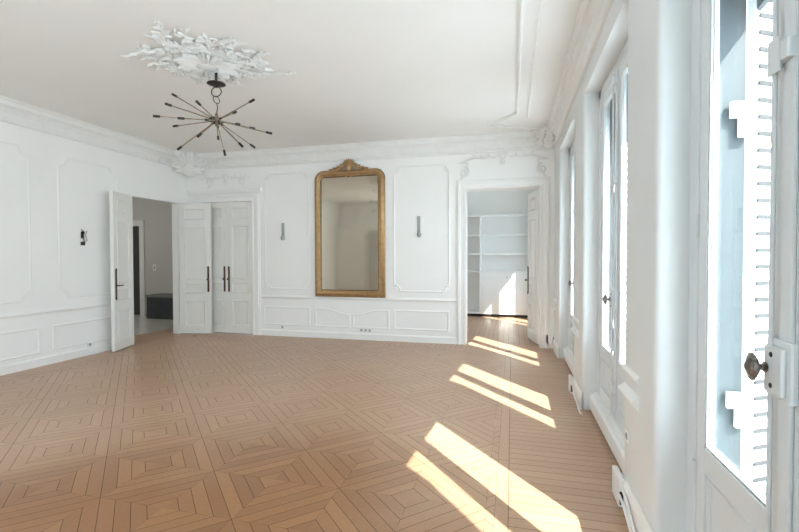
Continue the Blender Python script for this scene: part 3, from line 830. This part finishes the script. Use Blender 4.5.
# ------------------------------------------------------------------ corner ornaments of the cornice
def corner_orn(loc, inx, iny, label, s=1.0, tilt=0.0):
    """plaster cartouche tucked under the cornice in a room corner; faces diagonally into the room"""
    r = empty('corner_ornament', loc); tag(r, label, 'plaster ornament', 'plaster corner ornaments')
    n = Vector((inx, iny, -.55)).normalized(); side = n.cross(Vector((0, 0, 1))).normalized(); upv = side.cross(n).normalized()
    def q(a, u, o=0): return side * a * s + upv * u * s + n * o * s
    b = BM()
    bmesh.ops.create_uvsphere(b, u_segments=16, v_segments=10, radius=.12 * s, matrix=Matrix.Translation(q(0, .0, -.03)) @ n.to_track_quat('Z', 'Y').to_matrix().to_4x4() @ Matrix.Diagonal((1.1, 1.2, .55, 1)))
    finish('cartouche', b, M['plaster'], r, True)
    for sx in (-1, 1):
        b = BM()
        for k in range(6):
            th = PI / 2 - sx * (.25 + k * .36)
            leaf(b, q(.05 * math.cos(th), .05 * math.sin(th), .02), side * math.cos(th) + upv * math.sin(th), n, (.20 - .012 * k) * s, .032 * s, .03 * s, -.25 * sx, .03 * s)
        sp = [q(sx * (.14 + .07 * (1 - .8 * j / 20) * math.cos(j * .42)), .02 + .07 * (1 - .8 * j / 20) * math.sin(j * .42), .03) for j in range(21)]
        ribbon(b, sp, n, [.014 * s] * 21, [.02 * s] * 21, 6)
        finish('leaf_fan', b, M['plaster'], r, True)
        b = BM()
        run_dir = Vector((inx, 0, 0)) if sx * side.x * inx > 0 else Vector((0, iny, 0))
        wall_n = Vector((0, iny, 0)) if run_dir.x else Vector((inx, 0, 0))
        for k in range(9):
            p = run_dir * (.12 + k * .055) * s + Vector((0, 0, .02 + .03 * math.sin(k * 1.3))) * s + wall_n * .05 * s
            leaf(b, p, run_dir + Vector((0, 0, .7 if k % 2 else -.7)), wall_n + Vector((0, 0, -.5)), .085 * s * (1 - .05 * k), .018 * s, .02 * s, .3)
        finish('side_spray', b, M['plaster'], r, True)
    return r
corner_orn((XL + .21, YB - .21, 3.09), 1, -1, 'white plaster corner ornament under the ceiling above the hall doorway', 1.35)
corner_orn((XR - .13, YB - .13, 3.19), -1, -1, 'white plaster corner ornament in the far right ceiling corner near the windows', .95)
# flat leaf spray on the ceiling at the far right corner
r = empty('ceiling_spray', (.02, 6.75, ZC)); tag(r, 'flat white leaf spray on the ceiling in front of the far right corner', 'plaster ornament')
b = BM()
for k in range(16):
    t = k / 15; p = Vector((-.30 + .55 * t, -.12 + .30 * t + .05 * math.sin(t * 7), 0)); a = (1.1 if k % 2 else -1.0) + .6
    leaf(b, p, (math.cos(a), math.sin(a), 0), dn, .12, .02, .022, .4 if k % 2 else -.4, .012)
ribbon(b, [Vector((-.34 + .62 * t / 12, -.14 + .32 * t / 12 + .05 * math.sin(t * 7 / 12), -.008)) for t in range(13)], dn, [.012] * 13, [.014] * 13, 6)
finish('leaf_spray', b, M['plaster'], r, True)

# ------------------------------------------------------------------ chandelier
f_px, yaw, pitch, roll = 441.425, math.radians(14.33656), math.radians(1.14383), math.radians(-.11967)
HCAM = 1.42
FWD = Vector((-math.sin(yaw) * math.cos(pitch), math.cos(yaw) * math.cos(pitch), -math.sin(pitch)))
RGT = Vector((math.cos(yaw), math.sin(yaw), 0)); UPV = RGT.cross(FWD)
r2 = RGT * math.cos(roll) + UPV * math.sin(roll); u2 = -RGT * math.sin(roll) + UPV * math.cos(roll)
HUB = Vector((-2.86, 3.84, 2.785))
ch = empty('chandelier', (RX, RY, ZC - .1)); tag(ch, 'brass starburst chandelier with thin radiating arms hanging below the ceiling medallion', 'chandelier')
inv_c = Matrix.Translation(-ch.location)
def cput(nm, b, mat, par=ch, smooth=True):
    b.transform(inv_c); return finish(nm, b, mat, par, smooth)
CAN = Vector((-2.86, 3.84, 0))
b = BM(); lathe(b, [(.004, ZC - .06), (.014, ZC - .065), (.014, ZC - .165), (.03, ZC - .175), (.085, ZC - .192), (.09, ZC - .20), (.06, ZC - .212), (.012, ZC - .218), (.01, ZC - .235)], Matrix.Translation(CAN), 24); cput('canopy', b, M['darkmetal'])
b = BM()
def ring(c, r, rr, nrm, n=26):
    q = nrm.to_track_quat('Z', 'Y'); tube(b, [Vector(c) + q @ Vector((r * math.cos(k * 2 * PI / n), r * math.sin(k * 2 * PI / n), 0)) for k in range(n + 1)], rr, 6)
ring(CAN + Vector((0, 0, ZC - .275)), .05, .005, Vector((.2, -1, .1)))
ring(CAN + Vector((0, 0, ZC - .355)), .036, .004, Vector((1, -.3, .1)))
tube(b, [CAN + Vector((.012 * math.sin(k * .7), .0, ZC - .385 - (ZC - .385 - HUB.z) * k / 8)) for k in range(9)], .0045, 6)
cput('hanging_chain', b, M['darkmetal'])
b = BM(); bmesh.ops.create_icosphere(b, subdivisions=2, radius=.045, matrix=Matrix.Translation(HUB))
rod(b, HUB - Vector((0, 0, .06)), HUB + Vector((0, 0, .07)), .014, 12)
cput('hub', b, M['brass'])
# arm ends as (sideways, upwards) offsets in metres and reach; depth follows from the reach
d_hub = (HUB - Vector((0, 0, HCAM))).dot(FWD)
ARMS = [(-50, 31, .60, 1), (-38.5, 8, .50, -1), (-55, -.5, .58, -1), (-48, -24, .58, 1), (-23, -8, .46, -1), (-12, -9, .44, 1), (-6.5, -24, .42, -1), (0, -29.5, .40, 1), (8, 19.5, .44, 1),
        (44, 13.5, .52, -1), (27, 2.5, .50, 1), (51, -8.5, .55, 1), (33, -13, .50, -1), (32, -22, .46, 1), (33, -31.5, .52, -1), (-5, 7, .42, -1), (3.5, -10, .42, -1), (-54, 1.2, .60, 1)]
for px, py, L, sg in ARMS:
    a, u = px * d_hub / f_px, py * d_hub / f_px
    dep = math.sqrt(max(.02, L * L - a * a - u * u)) * sg * .8
    tip = HUB + RGT * a + UPV * u + FWD * dep
    d = (tip - HUB).normalized()
    b = BM(); rod(b, HUB + d * .03, tip - d * .05, .0055, 8); arm = cput('arm', b, M['brass'])
    b = BM(); rod(b, tip - d * .06, tip, .012, 10); cput('lamp_socket', b, M['darkmetal'], arm)
    b = BM(); rod(b, HUB + d * .035, HUB + d * .07, .010, 8); cput('collar', b, M['darkmetal'], arm)

# ------------------------------------------------------------------ wall lights (bare brackets)
def sconce(x, z0, z1, label):
    r = empty('wall_sconce', (x, YB, z0)); tag(r, label, 'wall light')
    b = BM(); box(b, -.034, .022, -.014, 0, .02, z1 - z0); finish('backplate', b, M['grey'], r, False, .005)
    b = BM(); lathe(b, [(.006, -.01), (.03, 0), (.042, .05), (.036, .06), (.01, .062)], Matrix.Translation((.012, -.05, 0)), 16)
    rod(b, (.0, -.006, .03), (.012, -.05, .03), .008); finish('cup', b, M['grey'], r, True)
sconce(-3.99, 1.735, 2.04, 'slim grey wall light in the panel left of the mirror')
sconce(-1.50, 1.755, 2.10, 'slim grey wall light in the panel right of the mirror')
yb = 5.03
r = empty('wall_bracket', (XL, yb, 1.6)); tag(r, 'small dark metal bracket with loose wires on the left wall', 'wall bracket')
b = BM(); box(b, 0, .012, -.02, .02, .10, .20); box(b, 0, .03, -.025, .025, 0.0, .05); finish('backplate', b, M['darkmetal'], r, False, .004)
b = BM(); tube(b, [(.01, 0, .02), (.03, .01, .07), (.025, -.012, .13), (.035, .008, .19), (.02, -.03, .23)], .006); tube(b, [(.01, .015, .03), (.04, .045, .07), (.03, .03, .15), (.03, .055, .21)], .004)
finish('wire', b, M['darkmetal'], r, True)

# ------------------------------------------------------------------ sockets, boxes and cables
def socket(P, a, z, n, label):
    r = empty('wall_socket', P(a, z, 0)); nn = P(0, 0, 1) - P(0, 0, 0); aa = P(1, 0, 0) - P(0, 0, 0); uu = Vector((0, 0, 1))
    tag(r, label, 'wall socket', 'wall sockets on the panelling')
    mt = Matrix((aa, uu, nn)).transposed().to_4x4()
    w = .075 * n
    b = BM(); box(b, -w / 2, w / 2, -.037, .037, 0, .010, mt); finish('plate', b, M['plastic'], r, False, .004)
    for k in range(n):
        c = -w / 2 + .075 * (k + .5); b = BM()
        lathe(b, [(.021, .009), (.021, .0115), (.017, .0118), (.002, .0112)], mt @ Matrix.Translation((c, 0, 0)), 16)
        for s in (-1, 1): ball(b, mt @ Vector((c + s * .009, 0, .0115)), .005, 1, 1, 1, 8)
        finish('outlet', b, M['grey'], r)
socket(P_back, -4.02, .165, 1, 'white wall socket low on the far wall left of the mirror')
socket(P_back, -2.44, .165, 3, 'triple white wall socket low on the far wall under the mirror')
socket(P_right, 2.68, .42, 1, 'white wall socket on the window pier between nearest and middle windows')
socket(P_left, 5.12, .15, 1, 'white wall socket low on the left wall near the open door')

def jbox(y, z0, h, d, w, label):
    r = empty('junction_box', (XR, y, 0)); tag(r, label, 'junction box', 'white cable boxes at the foot of the window piers')
    b = BM(); box(b, -.014 - d, -.012, -w / 2, w / 2, z0, z0 + h); finish('cover', b, M['plastic'], r, False, .006)
    b = BM(); box(b, -.014 - d * .8, -.016, -w / 2 - .012, -w / 2 + .002, z0 + .02, z0 + h * .55); finish('cable_inlet', b, M['black'], r)
jbox(2.79, .0, .165, .03, .17, 'white cable box on the plinth between nearest and middle windows')
jbox(4.93, .0, .165, .03, .16, 'white cable box on the plinth between middle and far windows')
r = empty('junction_box', (.56, YB, .06)); tag(r, 'small white box on the far wall at the window corner', 'junction box', 'white cable boxes at the foot of the window piers')
b = BM(); box(b, -.06, .05, -.035, 0, .02, .16); finish('cover', b, M['plastic'], r, False, .005)
b = BM(); box(b, .052, .062, -.03, -.002, .0, .12); finish('cable_inlet', b, M['black'], r)
def cable(y0, y1, o, z, label):
    b = BM(); n = 14
    pts = [(XR - .014 - .012 - o - .012 * math.sin(PI * k / n), y0 + (y1 - y0) * k / n, z * (1 - k / n) ** 1.5 + .012 + .012 * math.sin(k * .9)) for k in range(n + 1)]
    tube(b, pts, .0075); o_ = finish('cable', b, M['plastic'], None, True)
    tag(o_, label, 'cable', 'white cables at the foot of the window piers')
cable(2.69, 1.9, .0, .10, 'white cable hugging the plinth below the box nearest the viewer')
cable(2.68, 1.7, .018, .07, 'white cable lying farther out below the box nearest the viewer')
cable(4.83, 4.2, .0, .10, 'white cable hugging the plinth between middle and far windows')

# ------------------------------------------------------------------ next room: bookcase wall
BY0, BY1 = 10.62, 10.98
bx0, bx1, bd = -1.95, .60, -.74
r = empty('bookcase', (-.7, BY1, 0)); tag(r, 'empty white built-in bookcase with cupboards in the next room', 'bookcase')
inv_b = Matrix.Translation(-r.location)
def bput(nm, b, mat, par=r, bevel=.003):
    b.transform(inv_b); return finish(nm, b, mat, par, False, bevel)
b = BM(); box(b, bx0, bx1, BY1 - .02, BY1 + .0, .06, 2.40); bput('back_panel', b, M['trim'])
b = BM(); box(b, bx0, bx1, BY0 + .05, BY0 + .07, 0, .07); bput('plinth', b, M['black'])
for x in (bx0, bd, bx1 - .03): 
    b = BM(); box(b, x - .018, x + .018, BY0, BY1 - .02, .07, 2.38); bput('upright', b, M['trim'])
for z, x0, x1 in ((2.40, bx0, bx1), (1.94, bx0, bx1), (1.49, bx0, bx1), (1.07, bx0, bd), (1.07, bd, bx1), (.09, bx0, bx1)):
    b = BM(); box(b, x0, x1, BY0 - .004, BY1 - .02, z - .02, z + .02); bput('shelf', b, M['trim'])
for x0, x1 in ((bd + .02, -.08), (-.075, bx1 - .05)):
    b = BM(); box(b, x0, x1, BY0 + .0, BY0 + .02, .115, 1.045); d = bput('cupboard_door', b, M['trim'])
    b = BM(); ball(b, ((x1 - .04) if x0 < -.5 else x0 + .04, BY0 - .012, .95), .014, 1, 1, 1, 10); bput('knob', b, M['silver'], d, 0)

# tall windows with sheers added behind the viewer to give the room fill light
for k, (x0, x1) in enumerate(FILL_WIN):
    c = (x0 + x1) / 2
    r = tag(empty('window_%d' % (5 + k), (c, YF - .08, 0)), 'added tall window giving fill light behind the viewer, the %s one' % ('one nearer the left wall', 'one nearer the window wall')[k], 'window', None, 'structure')
    b = BM(); w2 = (x1 - x0) / 2
    box(b, -w2, -w2 + .07, -.03, .03, 0, HEAD); box(b, w2 - .07, w2, -.03, .03, 0, HEAD); box(b, -w2, w2, -.03, .03, HEAD - .08, HEAD); box(b, -w2, w2, -.03, .03, 0, .14); box(b, -.05, .05, -.03, .03, 0, HEAD)
    finish('window_frame', b, M['window'], r)
    for q0, q1 in ((-w2 + .07, -.05), (.05, w2 - .07)):
        b = BM(); box(b, q0, q1, -.003, .003, .14, HEAD - .08); finish('pane', b, M['glass'], r)
    r = tag(empty('fill_sheer_curtain', (c, YF + .035, 0)), 'white sheer curtain spreading fill light at the added window behind the viewer, %s' % ('nearer the left wall', 'nearer the window wall')[k], 'curtain')
    b = BM(); n = 90; top, bot = [], []
    for j in range(n + 1):
        x = -w2 - .06 + (2 * w2 + .12) * j / n; y = .012 * math.sin(j * .9) + .006 * math.sin(j * 2.3)
        bot.append(b.verts.new((x, y, .02))); top.append(b.verts.new((x, y * .7, HEAD + .06)))
    for j in range(n): b.faces.new((bot[j], bot[j + 1], top[j + 1], top[j]))
    finish('cloth', b, M['sheer'], r, True)
    b = BM(); rod(b, (-w2 - .12, .0, HEAD + .07), (w2 + .12, .0, HEAD + .07), .012); finish('curtain_rod', b, M['plastic'], r, True)

# added hall lamp, out of view, to brighten the dark hall
r = tag(empty('added_hall_lamp', (-8.9, 6.3, 3.0)), 'added white globe lamp brightening the hall from out of view', 'lamp')
b = BM(); rod(b, (0, 0, -.25), (0, 0, 0), .008); finish('stem', b, M['darkmetal'], r, True)
b = BM(); ball(b, (0, 0, -.38), .14, seg=20); finish('globe', b, M['globe'], r, True)

# hall bench
r = empty('bench', (-7.6, HY - .23, 0)); tag(r, 'dark slate storage bench with grey top in the hall beyond the left doorway', 'bench')
b = BM(); box(b, -.67, 1.2, -.22, .22, 0, .50); finish('carcass', b, M['slate'], r, False, .005)
b = BM(); box(b, -.69, 1.22, -.235, .225, .50, .555); finish('seat_top', b, M['slatetop'], r, False, .012)
r = empty('wall_switch', (-8.45, HY, 1.18)); tag(r, 'small grey switch on the hall wall beside the dark door', 'switch')
b = BM(); box(b, -.045, .045, -.012, 0, -.08, .08); finish('plate', b, M['plastic'], r, False, .004)
b = BM(); box(b, -.015, .015, -.018, -.01, -.03, .03); finish('rocker', b, M['grey'], r, False, .002)

# unit on the wall opposite the mirror, seen only by reflection
r = empty('cupboard', (-4.9, YF, 0)); tag(r, 'white tall cupboard with side shelves reflected in the gilt mirror', 'cupboard')
b = BM(); box(b, -1.08, .0, .02, .42, 0, 2.5); finish('carcass', b, M['door'], r, False, .005)
b = BM(); box(b, -1.06, -.55, .42, .44, .80, 2.45); box(b, -1.06, -.55, .42, .44, .05, .78); box(b, -.54, -.02, .42, .44, .80, 2.45); box(b, -.54, -.02, .42, .44, .05, .78); finish('cupboard_door', b, M['door'], r, False, .004)
for z in (.8, 1.3, 1.8, 2.3):
    b = BM(); box(b, .0, .62, .02, .36, z - .015, z + .015); finish('shelf', b, M['door'], r)
b = BM(); box(b, .60, .64, .02, .38, 0, 2.5); finish('side_panel', b, M['door'], r)

# ------------------------------------------------------------------ light
w = bpy.data.worlds.new('sky'); SC.world = w; w.use_nodes = True
nt = w.node_tree; bg = nt.nodes['Background']
sky = nt.nodes.new('ShaderNodeTexSky'); sky.sky_type = 'HOSEK_WILKIE'
SUN_TO = Vector((.634, -.773, .975)).normalized()     # towards the sun
sky.sun_direction = SUN_TO; sky.turbidity = 3.5; sky.ground_albedo = .6
mixw = nt.nodes.new('ShaderNodeMix'); mixw.data_type = 'RGBA'; mixw.inputs['Factor'].default_value = .6
nt.links.new(sky.outputs['Color'], mixw.inputs[6]); mixw.inputs[7].default_value = (.82, .91, 1.0, 1)
nt.links.new(mixw.outputs[2], bg.inputs['Color']); bg.inputs['Strength'].default_value = 8.0
sl = bpy.data.lights.new('sun', 'SUN'); sl.energy = 12; sl.angle = math.radians(.55); sl.color = (1, .96, .88)
so = bpy.data.objects.new('sun', sl); COL.objects.link(so); so.location = (8, -8, 12)
so.rotation_euler = (-SUN_TO).to_track_quat('-Z', 'Y').to_euler()
for c in allwin:    # sampling portals in the window openings (they emit nothing)
    pl = bpy.data.lights.new('window_portal', 'AREA'); pl.shape = 'RECTANGLE'; pl.size = 2.9; pl.size_y = 1.36
    pl.cycles.is_portal = True
    po = bpy.data.objects.new('window_portal', pl); COL.objects.link(po); po.location = (XO + .005, c - .015, 1.5); po.rotation_euler = (0, PI / 2, 0)

for x0, x1 in FILL_WIN:
    pl = bpy.data.lights.new('window_portal', 'AREA'); pl.shape = 'RECTANGLE'; pl.size = x1 - x0; pl.size_y = 2.9
    pl.cycles.is_portal = True
    po = bpy.data.objects.new('window_portal', pl); COL.objects.link(po); po.location = ((x0 + x1) / 2, YF - .14, 1.5); po.rotation_euler = (PI / 2, 0, 0)

# ------------------------------------------------------------------ camera
cam = bpy.data.cameras.new('camera'); co = bpy.data.objects.new('camera', cam); COL.objects.link(co)
cam.sensor_width = 36; cam.lens = f_px * 36 / 799; cam.clip_start = .02
mw = Matrix((r2, u2, -FWD)).transposed().to_4x4(); mw.translation = (0, 0, HCAM)
co.matrix_world = mw
SC.camera = co
SC.view_settings.view_transform = 'Standard'; SC.view_settings.look = 'None'; SC.view_settings.gamma = 1; SC.view_settings.use_curve_mapping = False
SC.view_settings.exposure = 0.88
cy = SC.cycles
cy.max_bounces = 14; cy.diffuse_bounces = 10; cy.glossy_bounces = 5; cy.transparent_max_bounces = 16
cy.caustics_reflective = False; cy.caustics_refractive = False; cy.sample_clamp_indirect = 8
cy.use_denoising = True
